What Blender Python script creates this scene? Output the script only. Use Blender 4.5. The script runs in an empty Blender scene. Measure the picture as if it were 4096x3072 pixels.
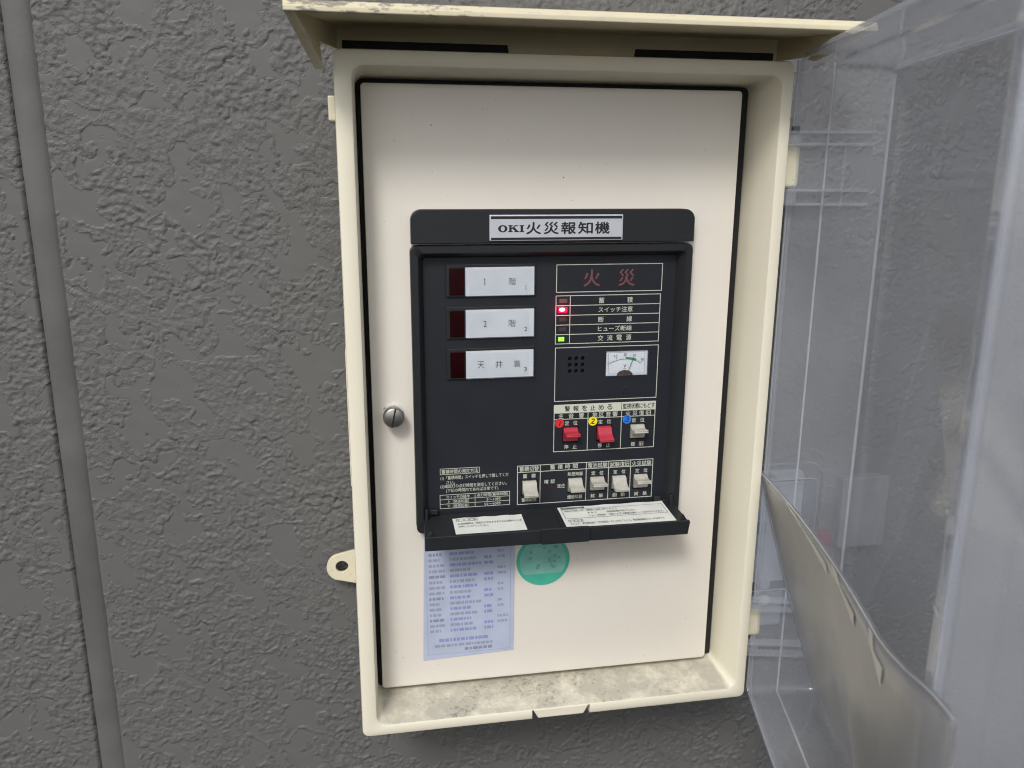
import bpy, bmesh, math, random
import numpy as np
from mathutils import Vector, Matrix, Quaternion

random.seed(4)
SC = bpy.context.scene
COL = SC.collection
R = math.radians

# ------------------------------------------------------------------ camera
cam_d = bpy.data.cameras.new('camera')
cam = bpy.data.objects.new('camera', cam_d)
COL.objects.link(cam)
right = Vector((0.98476, -0.17385, 0.00449))
down = Vector((-0.03806, -0.24064, -0.96987))
fwd = Vector((0.16969, 0.95492, -0.24360))
CAM = Vector((-0.15964, -0.63921, 0.19375))
m = Matrix.Identity(4)
for i in range(3):
    m[i][0] = right[i]; m[i][1] = -down[i]; m[i][2] = -fwd[i]; m[i][3] = CAM[i]
cam.matrix_world = m
cam_d.sensor_width = 36
cam_d.lens = 3358.52 / 4096 * 36
cam_d.clip_start = 0.02
cam_d.clip_end = 200
cam_d.dof.use_dof = True
cam_d.dof.focus_distance = 0.68
cam_d.dof.aperture_fstop = 8.0
SC.camera = cam

# ------------------------------------------------------------------ world, sun, exposure
LIGHT = Vector((0.48, 1.0, -1.04)).normalized()          # the way the light travels
W = bpy.data.worlds.new('World'); SC.world = W; W.use_nodes = True
nt = W.node_tree; nt.nodes.clear()
sky = nt.nodes.new('ShaderNodeTexSky'); sky.sky_type = 'NISHITA'; sky.sun_disc = False
sky.sun_elevation = math.asin(-LIGHT.z)
sky.sun_rotation = math.atan2(-LIGHT.x, -LIGHT.y)
sky.dust_density = 3.0; sky.ozone_density = 1.0
hs = nt.nodes.new('ShaderNodeHueSaturation'); hs.inputs['Saturation'].default_value = 0.25
bg = nt.nodes.new('ShaderNodeBackground'); bg.inputs[1].default_value = 0.13
wo = nt.nodes.new('ShaderNodeOutputWorld')
nt.links.new(sky.outputs[0], hs.inputs['Color']); nt.links.new(hs.outputs[0], bg.inputs[0]); nt.links.new(bg.outputs[0], wo.inputs[0])
sun_d = bpy.data.lights.new('sun', 'SUN'); sun_d.energy = 1.65; sun_d.angle = R(13); sun_d.color = (1.0, 0.97, 0.93)
sun = bpy.data.objects.new('sun', sun_d); COL.objects.link(sun)
sun.rotation_euler = LIGHT.to_track_quat('-Z', 'Y').to_euler()
sun.location = (-1, -2, 2)
SC.render.engine = 'CYCLES'
SC.cycles.use_denoising = True
SC.cycles.transparent_max_bounces = 40
SC.cycles.max_bounces = 10
SC.cycles.filter_width = 1.1
SC.cycles.sample_clamp_indirect = 6
SC.view_settings.view_transform = 'Standard'
SC.view_settings.look = 'None'
SC.view_settings.gamma = 1
SC.view_settings.exposure = 0.05
SC.view_settings.use_curve_mapping = False

# ------------------------------------------------------------------ materials
def newmat(name):
    m = bpy.data.materials.new(name); m.use_nodes = True
    nt = m.node_tree; nt.nodes.clear()
    return m, nt, (lambda t, **k: _n(nt, t, **k))
def _n(nt, t, **k):
    n = nt.nodes.new('ShaderNode' + t)
    for a, b in k.items():
        if hasattr(n, a): setattr(n, a, b)
        else: n.inputs[a.replace('_', ' ')].default_value = b
    return n
def mat(name, col, rough=0.5, metal=0.0, spec=0.5, vary=0.06, scale=60, bump=0.0, bscale=900, emit=None, es=0, coat=0, specks=0.0, tint=None):
    m, nt, N = newmat(name)
    L = nt.links.new
    b = N('BsdfPrincipled'); o = N('OutputMaterial'); L(b.outputs[0], o.inputs[0])
    b.inputs['Roughness'].default_value = rough; b.inputs['Metallic'].default_value = metal
    b.inputs['Specular IOR Level'].default_value = spec; b.inputs['Coat Weight'].default_value = coat
    tc = N('TexCoord')
    nz = N('TexNoise', Scale=scale, Detail=6.0, Roughness=0.6); L(tc.outputs['Object'], nz.inputs['Vector'])
    mp = N('MapRange'); mp.inputs['From Min'].default_value = 0.3; mp.inputs['From Max'].default_value = 0.7
    mp.inputs['To Min'].default_value = 1 - vary; mp.inputs['To Max'].default_value = 1 + vary
    L(nz.outputs[0], mp.inputs[0])
    mx = N('Mix', data_type='RGBA', blend_type='MULTIPLY'); mx.inputs['Factor'].default_value = 1.0
    mx.inputs['A'].default_value = (*col, 1); L(mp.outputs[0], mx.inputs['B'])
    out = mx.outputs['Result']
    if tint is not None:                       # large soft stains of another colour
        n2 = N('TexNoise', Scale=tint[1], Detail=5.0, Roughness=0.65); L(tc.outputs['Object'], n2.inputs['Vector'])
        r2 = N('MapRange'); r2.inputs['From Min'].default_value = 0.48; r2.inputs['From Max'].default_value = 0.72; r2.inputs['To Max'].default_value = tint[2]
        L(n2.outputs[0], r2.inputs[0])
        m2 = N('Mix', data_type='RGBA'); L(r2.outputs[0], m2.inputs['Factor']); L(out, m2.inputs['A']); m2.inputs['B'].default_value = (*tint[0], 1)
        out = m2.outputs['Result']
    if specks > 0:                             # tiny dirt specks
        n3 = N('TexNoise', Scale=420, Detail=2.0); L(tc.outputs['Object'], n3.inputs['Vector'])
        r3 = N('MapRange'); r3.inputs['From Min'].default_value = 0.74 - specks * 0.1; r3.inputs['From Max'].default_value = 0.78 - specks * 0.1; r3.inputs['To Max'].default_value = 0.75
        L(n3.outputs[0], r3.inputs[0])
        m3 = N('Mix', data_type='RGBA'); L(r3.outputs[0], m3.inputs['Factor']); L(out, m3.inputs['A']); m3.inputs['B'].default_value = (0.06, 0.05, 0.04, 1)
        out = m3.outputs['Result']
    L(out, b.inputs['Base Color'])
    rr = N('MapRange'); rr.inputs['To Min'].default_value = max(0.02, rough - 0.08); rr.inputs['To Max'].default_value = min(1, rough + 0.1)
    L(nz.outputs[0], rr.inputs[0]); L(rr.outputs[0], b.inputs['Roughness'])
    if bump > 0:
        nb = N('TexNoise', Scale=bscale, Detail=3.0); L(tc.outputs['Object'], nb.inputs['Vector'])
        bp = N('Bump', Strength=bump, Distance=0.0004); L(nb.outputs[0], bp.inputs['Height']); L(bp.outputs[0], b.inputs['Normal'])
    if emit:
        b.inputs['Emission Color'].default_value = (*emit, 1); b.inputs['Emission Strength'].default_value = es
    return m

def clear_mat(name, body, milk, rough=0.12, tr=(0.95, 0.965, 0.985), scratch=0.0, spec=0.95):
    """thin clear plastic: straight-through light, a sharp reflection and a little haze from age"""
    m, nt, N = newmat(name); L = nt.links.new
    o = N('OutputMaterial'); t = N('BsdfTransparent'); t.inputs[0].default_value = (*tr, 1)
    d1 = N('BsdfDiffuse'); d1.inputs[0].default_value = (*body, 1); d2 = N('BsdfTranslucent'); d2.inputs[0].default_value = (*body, 1)
    b = N('MixShader'); b.inputs[0].default_value = 0.42; L(d1.outputs[0], b.inputs[1]); L(d2.outputs[0], b.inputs[2])
    g = N('BsdfGlossy'); g.inputs['Roughness'].default_value = rough; g.inputs[0].default_value = (1, 1, 1, 1)
    geo = N('NewGeometry'); dt = N('VectorMath', operation='DOT_PRODUCT'); L(geo.outputs['Incoming'], dt.inputs[0]); L(geo.outputs['Normal'], dt.inputs[1])
    ab = N('Math', operation='ABSOLUTE'); L(dt.outputs['Value'], ab.inputs[0])
    om = N('Math', operation='SUBTRACT'); om.inputs[0].default_value = 1.0; L(ab.outputs[0], om.inputs[1])
    pw = N('Math', operation='POWER'); L(om.outputs[0], pw.inputs[0]); pw.inputs[1].default_value = 5.0
    fr = N('Math', operation='MULTIPLY_ADD'); L(pw.outputs[0], fr.inputs[0]); fr.inputs[1].default_value = spec; fr.inputs[2].default_value = 0.04
    m1 = N('MixShader'); m2 = N('MixShader')
    tc = N('TexCoord'); nz = N('TexNoise', Scale=9.0, Detail=7.0, Roughness=0.65); L(tc.outputs['Object'], nz.inputs['Vector'])
    mp = N('MapRange'); mp.inputs['From Min'].default_value = 0.3; mp.inputs['From Max'].default_value = 0.7
    mp.inputs['To Min'].default_value = milk * 0.75; mp.inputs['To Max'].default_value = milk * 1.25
    L(nz.outputs[0], mp.inputs[0]); fac = mp.outputs[0]
    if scratch > 0:
        n2 = N('TexNoise', Scale=700, Detail=2.0); mpp = N('Mapping'); mpp.inputs['Scale'].default_value = (1, 1, 0.12)
        L(tc.outputs['Object'], mpp.inputs[0]); L(mpp.outputs[0], n2.inputs['Vector'])
        r2 = N('MapRange'); r2.inputs['From Min'].default_value = 0.62; r2.inputs['From Max'].default_value = 0.8; r2.inputs['To Max'].default_value = scratch
        L(n2.outputs[0], r2.inputs[0]); ad = N('Math', operation='ADD'); L(fac, ad.inputs[0]); L(r2.outputs[0], ad.inputs[1]); fac = ad.outputs[0]
    L(fac, m1.inputs[0]); L(t.outputs[0], m1.inputs[1]); L(b.outputs[0], m1.inputs[2])
    L(fr.outputs[0], m2.inputs[0]); L(m1.outputs[0], m2.inputs[1]); L(g.outputs[0], m2.inputs[2])
    L(m2.outputs[0], o.inputs[0])
    return m

M = {}
M['door'] = mat('door_enamel', (0.785, 0.745, 0.675), 0.42, vary=0.02, scale=14, bump=0.10, bscale=700, specks=0.02, tint=((0.62, 0.57, 0.50), 7, 0.26))
M['black'] = mat('black_plastic', (0.014, 0.016, 0.019), 0.5, spec=0.4, vary=0.08, scale=40, bump=0.08, bscale=2500)
M['face'] = mat('navy_faceplate', (0.0125, 0.0152, 0.0215), 0.5, spec=0.4, vary=0.08, scale=30, bump=0.06, bscale=2500)
M['dark'] = mat('dark_recess', (0.006, 0.006, 0.007), 0.7)
M['print'] = mat('ivory_print', (0.52, 0.54, 0.47), 0.6, vary=0.04, scale=200)
M['band'] = mat('ivory_band', (0.58, 0.60, 0.50), 0.55, vary=0.04, scale=120)
M['ink'] = mat('black_ink', (0.012, 0.011, 0.014), 0.6)
M['greyink'] = mat('grey_ink', (0.10, 0.10, 0.13), 0.7)
M['smallink'] = mat('small_dark_ink', (0.04, 0.04, 0.05), 0.7)
M['silver'] = mat('brushed_silver', (0.62, 0.64, 0.71), 0.38, metal=0.35, vary=0.03, scale=80)
M['pink'] = mat('unlit_red_print', (0.155, 0.056, 0.064), 0.5)
M['paper'] = mat('white_card', (0.76, 0.77, 0.77), 0.6, vary=0.05, scale=50)
M['sticker'] = mat('label_paper', (0.72, 0.74, 0.70), 0.45, vary=0.05, scale=90)
M['lens'] = mat('dark_red_lens', (0.014, 0.001, 0.002), 0.18, spec=0.3, vary=0.3, scale=90)
M['led_off'] = mat('unlit_lamp', (0.055, 0.035, 0.038), 0.45)
M['led_dim'] = mat('dull_lamp', (0.10, 0.085, 0.08), 0.45)
M['led_red'] = mat('lit_red_lamp', (0.6, 0.02, 0.08), 0.3, emit=(1.0, 0.0, 0.035), es=2.2)
M['led_core'] = mat('lit_red_core', (1, 0.5, 0.5), 0.3, emit=(1.0, 0.36, 0.34), es=2.6)
M['led_green'] = mat('lit_green_lamp', (0.2, 0.7, 0.05), 0.3, emit=(0.25, 1.0, 0.02), es=1.6)
M['red'] = mat('red_switch_plastic', (0.44, 0.030, 0.055), 0.5, vary=0.08, scale=120)
M['grey'] = mat('grey_switch_plastic', (0.44, 0.43, 0.38), 0.5, vary=0.1, scale=140, tint=((0.30, 0.27, 0.22), 160, 0.5))
M['dot_red'] = mat('red_sticker', (0.62, 0.025, 0.035), 0.5, vary=0.05)
M['dot_yellow'] = mat('yellow_sticker', (0.85, 0.72, 0.02), 0.5, vary=0.05)
M['dot_blue'] = mat('blue_sticker', (0.02, 0.17, 0.66), 0.5, vary=0.05)
M['marker'] = mat('marker_ink', (0.02, 0.012, 0.015), 0.5)
M['marker_blue'] = mat('marker_ink_on_blue', (0.01, 0.03, 0.12), 0.5)
M['dial'] = mat('meter_dial', (0.88, 0.89, 0.90), 0.5, vary=0.03)
M['gauge_green'] = mat('gauge_green', (0.05, 0.32, 0.09), 0.5)
M['brass'] = mat('brass_movement', (0.11, 0.055, 0.03), 0.45, metal=0.5, vary=0.5, scale=400)
M['steel'] = mat('dull_steel', (0.36, 0.36, 0.34), 0.36, metal=0.9, vary=0.1, scale=90)
M['bright_steel'] = mat('bright_steel', (0.62, 0.62, 0.62), 0.22, metal=1.0)
M['washer'] = mat('white_washer', (0.74, 0.71, 0.70), 0.5, specks=1.6)
M['label_blue'] = mat('pale_blue_label', (0.45, 0.50, 0.65), 0.55, vary=0.07, scale=60)
M['lb1'] = mat('label_print_blue', (0.25, 0.30, 0.54), 0.6)
M['lb2'] = mat('label_print_grey', (0.30, 0.335, 0.45), 0.6)
M['lb3'] = mat('label_print_dark', (0.25, 0.26, 0.35), 0.6)
M['lb4'] = mat('label_print_light', (0.48, 0.54, 0.68), 0.6)
M['green_dot'] = mat('green_sticker', (0.07, 0.46, 0.33), 0.5, vary=0.06)
M['green_pale'] = mat('green_sticker_pale', (0.20, 0.49, 0.42), 0.5, vary=0.12, scale=90)
M['green_grey'] = mat('green_sticker_print', (0.15, 0.34, 0.31), 0.5)
M['doc'] = mat('document_paper', (0.78, 0.76, 0.66), 0.6, vary=0.08, scale=25)
M['doc2'] = mat('document_paper_streaky', (0.58, 0.56, 0.525), 0.7, vary=0.20, scale=18, tint=((0.34, 0.325, 0.30), 13, 0.85))  # grey-beige paper with darker soft patches in the colour
M['seal_red'] = mat('red_seal', (0.20, 0.010, 0.035), 0.35)
M['meter_grey'] = mat('meter_body_grey', (0.80, 0.81, 0.83), 0.4, vary=0.06)
M['box_grey'] = mat('junction_box_grey', (0.19, 0.195, 0.20), 0.5, vary=0.08)
M['sky_label'] = mat('pale_label', (0.55, 0.66, 0.80), 0.5, vary=0.06)
M['label_mid'] = mat('label_stripe_blue', (0.25, 0.36, 0.52), 0.5)
M['pin'] = mat('dark_pin', (0.03, 0.035, 0.07), 0.35)
M['clear'] = clear_mat('clear_cover_plastic', (0.73, 0.755, 0.82), 0.20, 0.06, tr=(0.97, 0.975, 0.985), scratch=0.12)
M['edge'] = clear_mat('clear_cover_edge', (0.80, 0.82, 0.86), 0.50, 0.10)  # milkier and paler than the cover, for painted bright edge lines
M['glass'] = clear_mat('clear_window', (0.55, 0.57, 0.60), 0.03, 0.04)
M['meter_glass'] = clear_mat('meter_glass', (0.42, 0.45, 0.50), 0.26, 0.06, tr=(0.80, 0.83, 0.86))
M['sleeve'] = clear_mat('clear_sleeve_film', (0.52, 0.52, 0.54), 0.30, 0.35, tr=(0.96, 0.96, 0.96), spec=0.6)

def shell_mat():
    """aged cream plastic; dust and grime lie on the upward faces"""
    m, nt, N = newmat('cream_plastic'); L = nt.links.new
    b = N('BsdfPrincipled'); o = N('OutputMaterial'); L(b.outputs[0], o.inputs[0]); b.inputs['Roughness'].default_value = 0.45
    tc = N('TexCoord'); geo = N('NewGeometry')
    n1 = N('TexNoise', Scale=22.0, Detail=6.0); L(tc.outputs['Object'], n1.inputs['Vector'])
    mx = N('Mix', data_type='RGBA'); L(n1.outputs[0], mx.inputs['Factor'])
    mx.inputs['A'].default_value = (0.78, 0.735, 0.585, 1); mx.inputs['B'].default_value = (0.82, 0.785, 0.65, 1)
    sep = N('SeparateXYZ'); L(geo.outputs['Normal'], sep.inputs[0])
    up = N('MapRange'); up.inputs['From Min'].default_value = 0.75; up.inputs['From Max'].default_value = 0.95; L(sep.outputs['Z'], up.inputs[0])
    n2 = N('TexNoise', Scale=38.0, Detail=9.0, Roughness=0.72); L(tc.outputs['Object'], n2.inputs['Vector'])
    r2 = N('MapRange'); r2.inputs['From Min'].default_value = 0.28; r2.inputs['From Max'].default_value = 0.56; L(n2.outputs[0], r2.inputs[0])
    f = N('Math', operation='MULTIPLY'); L(up.outputs[0], f.inputs[0]); L(r2.outputs[0], f.inputs[1])
    f2 = N('Math', operation='MULTIPLY'); L(f.outputs[0], f2.inputs[0]); f2.inputs[1].default_value = 0.8
    m2 = N('Mix', data_type='RGBA'); L(f2.outputs[0], m2.inputs['Factor']); L(mx.outputs['Result'], m2.inputs['A']); m2.inputs['B'].default_value = (0.37, 0.352, 0.30, 1)
    n3 = N('TexNoise', Scale=230.0, Detail=6.0, Roughness=0.7); L(tc.outputs['Object'], n3.inputs['Vector'])
    n4 = N('TexNoise', Scale=16.0, Detail=4.0); L(tc.outputs['Object'], n4.inputs['Vector'])
    s3 = N('Math', operation='MULTIPLY_ADD'); L(n4.outputs[0], s3.inputs[0]); s3.inputs[1].default_value = 0.55; L(n3.outputs[0], s3.inputs[2])
    r3 = N('MapRange'); r3.inputs['From Min'].default_value = 0.86; r3.inputs['From Max'].default_value = 0.95; L(s3.outputs[0], r3.inputs[0])
    f3 = N('Math', operation='MULTIPLY'); L(r3.outputs[0], f3.inputs[0]); L(up.outputs[0], f3.inputs[1])
    f4 = N('Math', operation='MULTIPLY'); L(f3.outputs[0], f4.inputs[0]); f4.inputs[1].default_value = 0.5
    m3 = N('Mix', data_type='RGBA'); L(f4.outputs[0], m3.inputs['Factor']); L(m2.outputs['Result'], m3.inputs['A']); m3.inputs['B'].default_value = (0.10, 0.085, 0.06, 1)
    # a few grime marks everywhere
    r5 = N('MapRange'); r5.inputs['From Min'].default_value = 1.03; r5.inputs['From Max'].default_value = 1.10; r5.inputs['To Max'].default_value = 0.5; L(s3.outputs[0], r5.inputs[0])
    m5 = N('Mix', data_type='RGBA'); L(r5.outputs[0], m5.inputs['Factor']); L(m3.outputs['Result'], m5.inputs['A']); m5.inputs['B'].default_value = (0.16, 0.13, 0.09, 1)
    L(m5.outputs['Result'], b.inputs['Base Color'])
    bp = N('Bump', Strength=0.15, Distance=0.0005); L(n3.outputs[0], bp.inputs['Height']); L(bp.outputs[0], b.inputs['Normal'])
    return m
M['shell'] = shell_mat()
M['hood'] = mat('yellowed_hood', (0.66, 0.59, 0.40), 0.5, vary=0.05, scale=30, tint=((0.46, 0.37, 0.20), 9, 0.5), bump=0.1)
M['ear'] = mat('cream_ear', (0.70, 0.66, 0.50), 0.5, vary=0.05, scale=40, tint=((0.42, 0.33, 0.25), 45, 0.35), specks=0.4)
def lip_mat():
    m, nt, N = newmat('chipped_lip'); L = nt.links.new
    b = N('BsdfPrincipled'); o = N('OutputMaterial'); L(b.outputs[0], o.inputs[0]); b.inputs['Roughness'].default_value = 0.5
    tc = N('TexCoord'); mp = N('Mapping'); mp.inputs['Scale'].default_value = (0.45, 1, 1.6); L(tc.outputs['Object'], mp.inputs[0])
    n1 = N('TexNoise', Scale=150.0, Detail=7.0, Roughness=0.7); L(mp.outputs[0], n1.inputs['Vector'])
    n2 = N('TexNoise', Scale=9.0, Detail=3.0); L(tc.outputs['Object'], n2.inputs['Vector'])
    sep = N('SeparateXYZ'); L(tc.outputs['Object'], sep.inputs[0])
    gx = N('MapRange'); gx.inputs['From Min'].default_value = -0.2; gx.inputs['From Max'].default_value = 0.15; gx.inputs['To Min'].default_value = 0.16; gx.inputs['To Max'].default_value = -0.06
    L(sep.outputs['X'], gx.inputs[0])
    a = N('Math', operation='MULTIPLY_ADD'); L(n2.outputs[0], a.inputs[0]); a.inputs[1].default_value = 0.35; L(n1.outputs[0], a.inputs[2])
    a2 = N('Math', operation='ADD'); L(a.outputs[0], a2.inputs[0]); L(gx.outputs[0], a2.inputs[1])
    r = N('MapRange'); r.inputs['From Min'].default_value = 0.84; r.inputs['From Max'].default_value = 0.9; r.inputs['To Max'].default_value = 0.85; L(a2.outputs[0], r.inputs[0])
    mx = N('Mix', data_type='RGBA'); L(r.outputs[0], mx.inputs['Factor']); mx.inputs['A'].default_value = (0.68, 0.62, 0.44, 1); mx.inputs['B'].default_value = (0.10, 0.085, 0.08, 1)
    n3 = N('MapRange'); n3.inputs['From Min'].default_value = 0.45; n3.inputs['From Max'].default_value = 0.75; n3.inputs['To Max'].default_value = 0.6; L(n1.outputs[0], n3.inputs[0])
    m2 = N('Mix', data_type='RGBA'); L(n3.outputs[0], m2.inputs['Factor']); L(mx.outputs['Result'], m2.inputs['A']); m2.inputs['B'].default_value = (0.55, 0.50, 0.42, 1)
    L(m2.outputs['Result'], b.inputs['Base Color'])
    return m
M['lip'] = lip_mat()
def wall_mat():
    m, nt, N = newmat('grey_stucco_paint'); L = nt.links.new
    b = N('BsdfPrincipled'); o = N('OutputMaterial'); L(b.outputs[0], o.inputs[0])
    b.inputs['Roughness'].default_value = 0.5; b.inputs['Specular IOR Level'].default_value = 0.35
    tc = N('TexCoord')
    n1 = N('TexNoise', Scale=5.0, Detail=6.0, Roughness=0.6); L(tc.outputs['Object'], n1.inputs['Vector'])
    mx = N('Mix', data_type='RGBA'); L(n1.outputs[0], mx.inputs['Factor'])
    mx.inputs['A'].default_value = (0.120, 0.1195, 0.119, 1); mx.inputs['B'].default_value = (0.142, 0.1405, 0.138, 1)
    fa = N('Attribute', attribute_name='flatness')
    inv = N('Math', operation='SUBTRACT'); inv.inputs[0].default_value = 1.10; L(fa.outputs['Fac'], inv.inputs[1])
    n2 = N('TexNoise', Scale=260.0, Detail=7.0, Roughness=0.72, Distortion=0.9); L(tc.outputs['Object'], n2.inputs['Vector'])
    vo = N('TexVoronoi', Scale=330.0, feature='DISTANCE_TO_EDGE'); L(tc.outputs['Object'], vo.inputs['Vector'])
    vm_ = N('Math', operation='MULTIPLY'); L(vo.outputs['Distance'], vm_.inputs[0]); vm_.inputs[1].default_value = 0.5
    hm = N('Math', operation='ADD'); L(n2.outputs[0], hm.inputs[0]); L(vm_.outputs[0], hm.inputs[1])
    hh_ = N('Math', operation='MULTIPLY'); L(hm.outputs[0], hh_.inputs[0]); L(inv.outputs[0], hh_.inputs[1])
    bp = N('Bump', Strength=0.8, Distance=0.0010); L(hh_.outputs[0], bp.inputs['Height']); L(bp.outputs[0], b.inputs['Normal'])
    # a little dust on ledges of the relief, brownish
    n3 = N('TexNoise', Scale=60.0, Detail=6.0, Roughness=0.7); L(tc.outputs['Object'], n3.inputs['Vector'])
    r3 = N('MapRange'); r3.inputs['From Min'].default_value = 0.55; r3.inputs['From Max'].default_value = 0.75; r3.inputs['To Max'].default_value = 0.45; L(n3.outputs[0], r3.inputs[0])
    m2 = N('Mix', data_type='RGBA'); L(r3.outputs[0], m2.inputs['Factor']); L(mx.outputs['Result'], m2.inputs['A']); m2.inputs['B'].default_value = (0.124, 0.118, 0.107, 1)
    L(m2.outputs['Result'], b.inputs['Base Color'])
    return m
M['wall'] = wall_mat()
M['sealant'] = mat('grey_sealant', (0.114, 0.113, 0.113), 0.55, vary=0.14, scale=14, bump=0.4, bscale=300)

# ------------------------------------------------------------------ mesh helpers
def link(name, me, mt=None, parent=None):
    o = bpy.data.objects.new(name, me)
    if mt is not None and me is not None and len(me.materials) == 0: me.materials.append(M[mt] if isinstance(mt, str) else mt)
    COL.objects.link(o)
    if parent is not None: o.parent = parent
    return o
def empty(name, label, cat, group=None):
    o = bpy.data.objects.new(name, None); COL.objects.link(o); o['label'] = label; o['category'] = cat
    if group: o['group'] = group
    return o
class MB:
    def __init__(s): s.v = []; s.f = []
    def add(s, vs, fs):
        k = len(s.v); s.v += [tuple(v) for v in vs]; s.f += [tuple(i + k for i in f) for f in fs]; return s
    def box(s, x0, x1, y0, y1, z0, z1):
        return s.add([(x0,y0,z0),(x1,y0,z0),(x1,y1,z0),(x0,y1,z0),(x0,y0,z1),(x1,y0,z1),(x1,y1,z1),(x0,y1,z1)],
                     [(0,3,2,1),(4,5,6,7),(0,1,5,4),(1,2,6,5),(2,3,7,6),(3,0,4,7)])
    def rect(s, x0, x1, z0, z1, y):       # flat sheet facing the viewer (-y)
        return s.add([(x0,y,z0),(x1,y,z0),(x1,y,z1),(x0,y,z1)], [(0,1,2,3)])
    def line(s, x0, z0, x1, z1, w, y):
        d = Vector((x1-x0, z1-z0)); n = Vector((-d.y, d.x)).normalized()*w/2
        return s.add([(x0-n.x,y,z0-n.y),(x1-n.x,y,z1-n.y),(x1+n.x,y,z1+n.y),(x0+n.x,y,z0+n.y)], [(0,1,2,3)])
    def frame(s, x0, x1, z0, z1, w, y):
        h = w/2
        s.rect(x0-h, x1+h, z1-h, z1+h, y); s.rect(x0-h, x1+h, z0-h, z0+h, y)
        s.rect(x0-h, x0+h, z0+h, z1-h, y); return s.rect(x1-h, x1+h, z0+h, z1-h, y)
    def prism(s, poly, y0, y1):           # polygon in (x,z) given counter-clockwise seen from -y, pushed from y0 to y1
        n = len(poly)
        vs = [(p[0],y0,p[1]) for p in poly] + [(p[0],y1,p[1]) for p in poly]
        return s.add(vs, [tuple(range(n)), tuple(range(2*n-1, n-1, -1))] + [((i+1)%n, i, i+n, (i+1)%n+n) for i in range(n)])
    def disc(s, cx, cz, r, y0, y1, n=40):
        return s.prism([(cx+r*math.cos(2*math.pi*i/n), cz+r*math.sin(2*math.pi*i/n)) for i in range(n)], y0, y1)
    def loft(s, rings, cap0=True, cap1=True):
        k = len(s.v); n = len(rings[0])
        for r in rings: s.v += [tuple(p) for p in r]
        for j in range(len(rings)-1):
            for i in range(n):
                a = k+j*n+i; b = k+j*n+(i+1)%n
                s.f.append((a, b, b+n, a+n))
        if cap0: s.f.append(tuple(k+i for i in range(n))[::-1])
        if cap1: s.f.append(tuple(k+(len(rings)-1)*n+i for i in range(n)))
        return s
    def tube(s, pts, r, n=8):
        rings = []
        for i, p in enumerate(pts):
            p = Vector(p); d = (Vector(pts[min(i+1, len(pts)-1)]) - Vector(pts[max(i-1, 0)])).normalized()
            a = d.orthogonal().normalized(); b = d.cross(a)
            rings.append([p + r*(a*math.cos(2*math.pi*k/n) + b*math.sin(2*math.pi*k/n)) for k in range(n)])
        return s.loft(rings)
    def mesh(s, name='mesh', fix=True):
        me = bpy.data.meshes.new(name); me.from_pydata(s.v, [], s.f); me.update()
        if fix:
            bm = bmesh.new(); bm.from_mesh(me); bmesh.ops.recalc_face_normals(bm, faces=bm.faces); bm.to_mesh(me); bm.free()
        return me
    def build(s, name, mt, parent=None, bevel=0, seg=2, smooth=False):
        o = link(name, s.mesh(name), mt, parent)
        if bevel > 0:
            b = o.modifiers.new('edge', 'BEVEL'); b.width = bevel; b.segments = seg; b.limit_method = 'ANGLE'; b.angle_limit = R(35)
        if smooth:
            for p in o.data.polygons: p.use_smooth = True
            o.data.set_sharp_from_angle(angle=R(38))
        return o
def rrect(x0, x1, z0, z1, r, y, n=6, corners=(1, 1, 1, 1)):
    """rounded rectangle ring at depth y; corners: bottom-left, bottom-right, top-right, top-left"""
    out = []
    for (cx, cz, a0), c in zip(((x0, z0, 180), (x1, z0, 270), (x1, z1, 0), (x0, z1, 90)), corners):
        rr = max(r*c, 1e-5)
        ox = cx + rr if cx == x0 else cx - rr; oz = cz + rr if cz == z0 else cz - rr
        for i in range(n+1):
            a = R(a0 + 90*i/n); out.append((ox + rr*math.cos(a), y, oz + rr*math.sin(a)))
    return out

_tc = {}
def text_mesh(body, bold=0.0):
    key = body
    if key not in _tc:
        cu = bpy.data.curves.new('text', 'FONT'); cu.body = body; cu.resolution_u = 4
        o = bpy.data.objects.new('text', cu); COL.objects.link(o)
        dg = bpy.context.evaluated_depsgraph_get()
        me = bpy.data.meshes.new_from_object(o.evaluated_get(dg))
        v = np.empty(len(me.vertices)*3); me.vertices.foreach_get('co', v)
        _tc[key] = (v.reshape(-1, 3)[:, :2].copy(), [tuple(p.vertices) for p in me.polygons])
        bpy.data.objects.remove(o); bpy.data.curves.remove(cu); bpy.data.meshes.remove(me)
    return _tc[key]
def text_into(mb, body, x0, x1, z0, z1, y, bold=0.0, plane='XZ', slant=0.0):
    """print a line of writing so that its ink fills the given box"""
    v, f = text_mesh(body, bold)
    if len(v) == 0: return
    a, b = v.min(0), v.max(0)
    u = (v - a)/np.maximum(b - a, 1e-9)
    X = x0 + u[:, 0]*(x1-x0); Z = z0 + u[:, 1]*(z1-z0)
    if plane != 'XZ': mb.add([y(p, q) for p, q in zip(X, Z)], f); return
    sh = [(0, 0)] if bold <= 0 else [(0, 0), (bold, 0), (-bold, 0), (0, bold), (0, -bold)]
    for n_, (da, db) in enumerate(sh): mb.add([(p+da*(z1-z0), y - n_*4e-6, q+db*(z1-z0)) for p, q in zip(X, Z)], f)
def letter(body, x0, x1, z0, z1, y, mt, parent, bold=0.0):
    mb = MB(); text_into(mb, body, x0, x1, z0, z1, y, bold)
    return link('lettering', mb.mesh('lettering', fix=False), mt, parent)
def chars(items, h, y, mt, parent, w=None, bold=0.0):
    """single characters centred at given places"""
    mb = MB()
    for c, x, z in items: text_into(mb, c, x-(w or h)/2, x+(w or h)/2, z-h/2, z+h/2, y, bold)
    return link('lettering', mb.mesh('lettering', fix=False), mt, parent)
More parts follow.
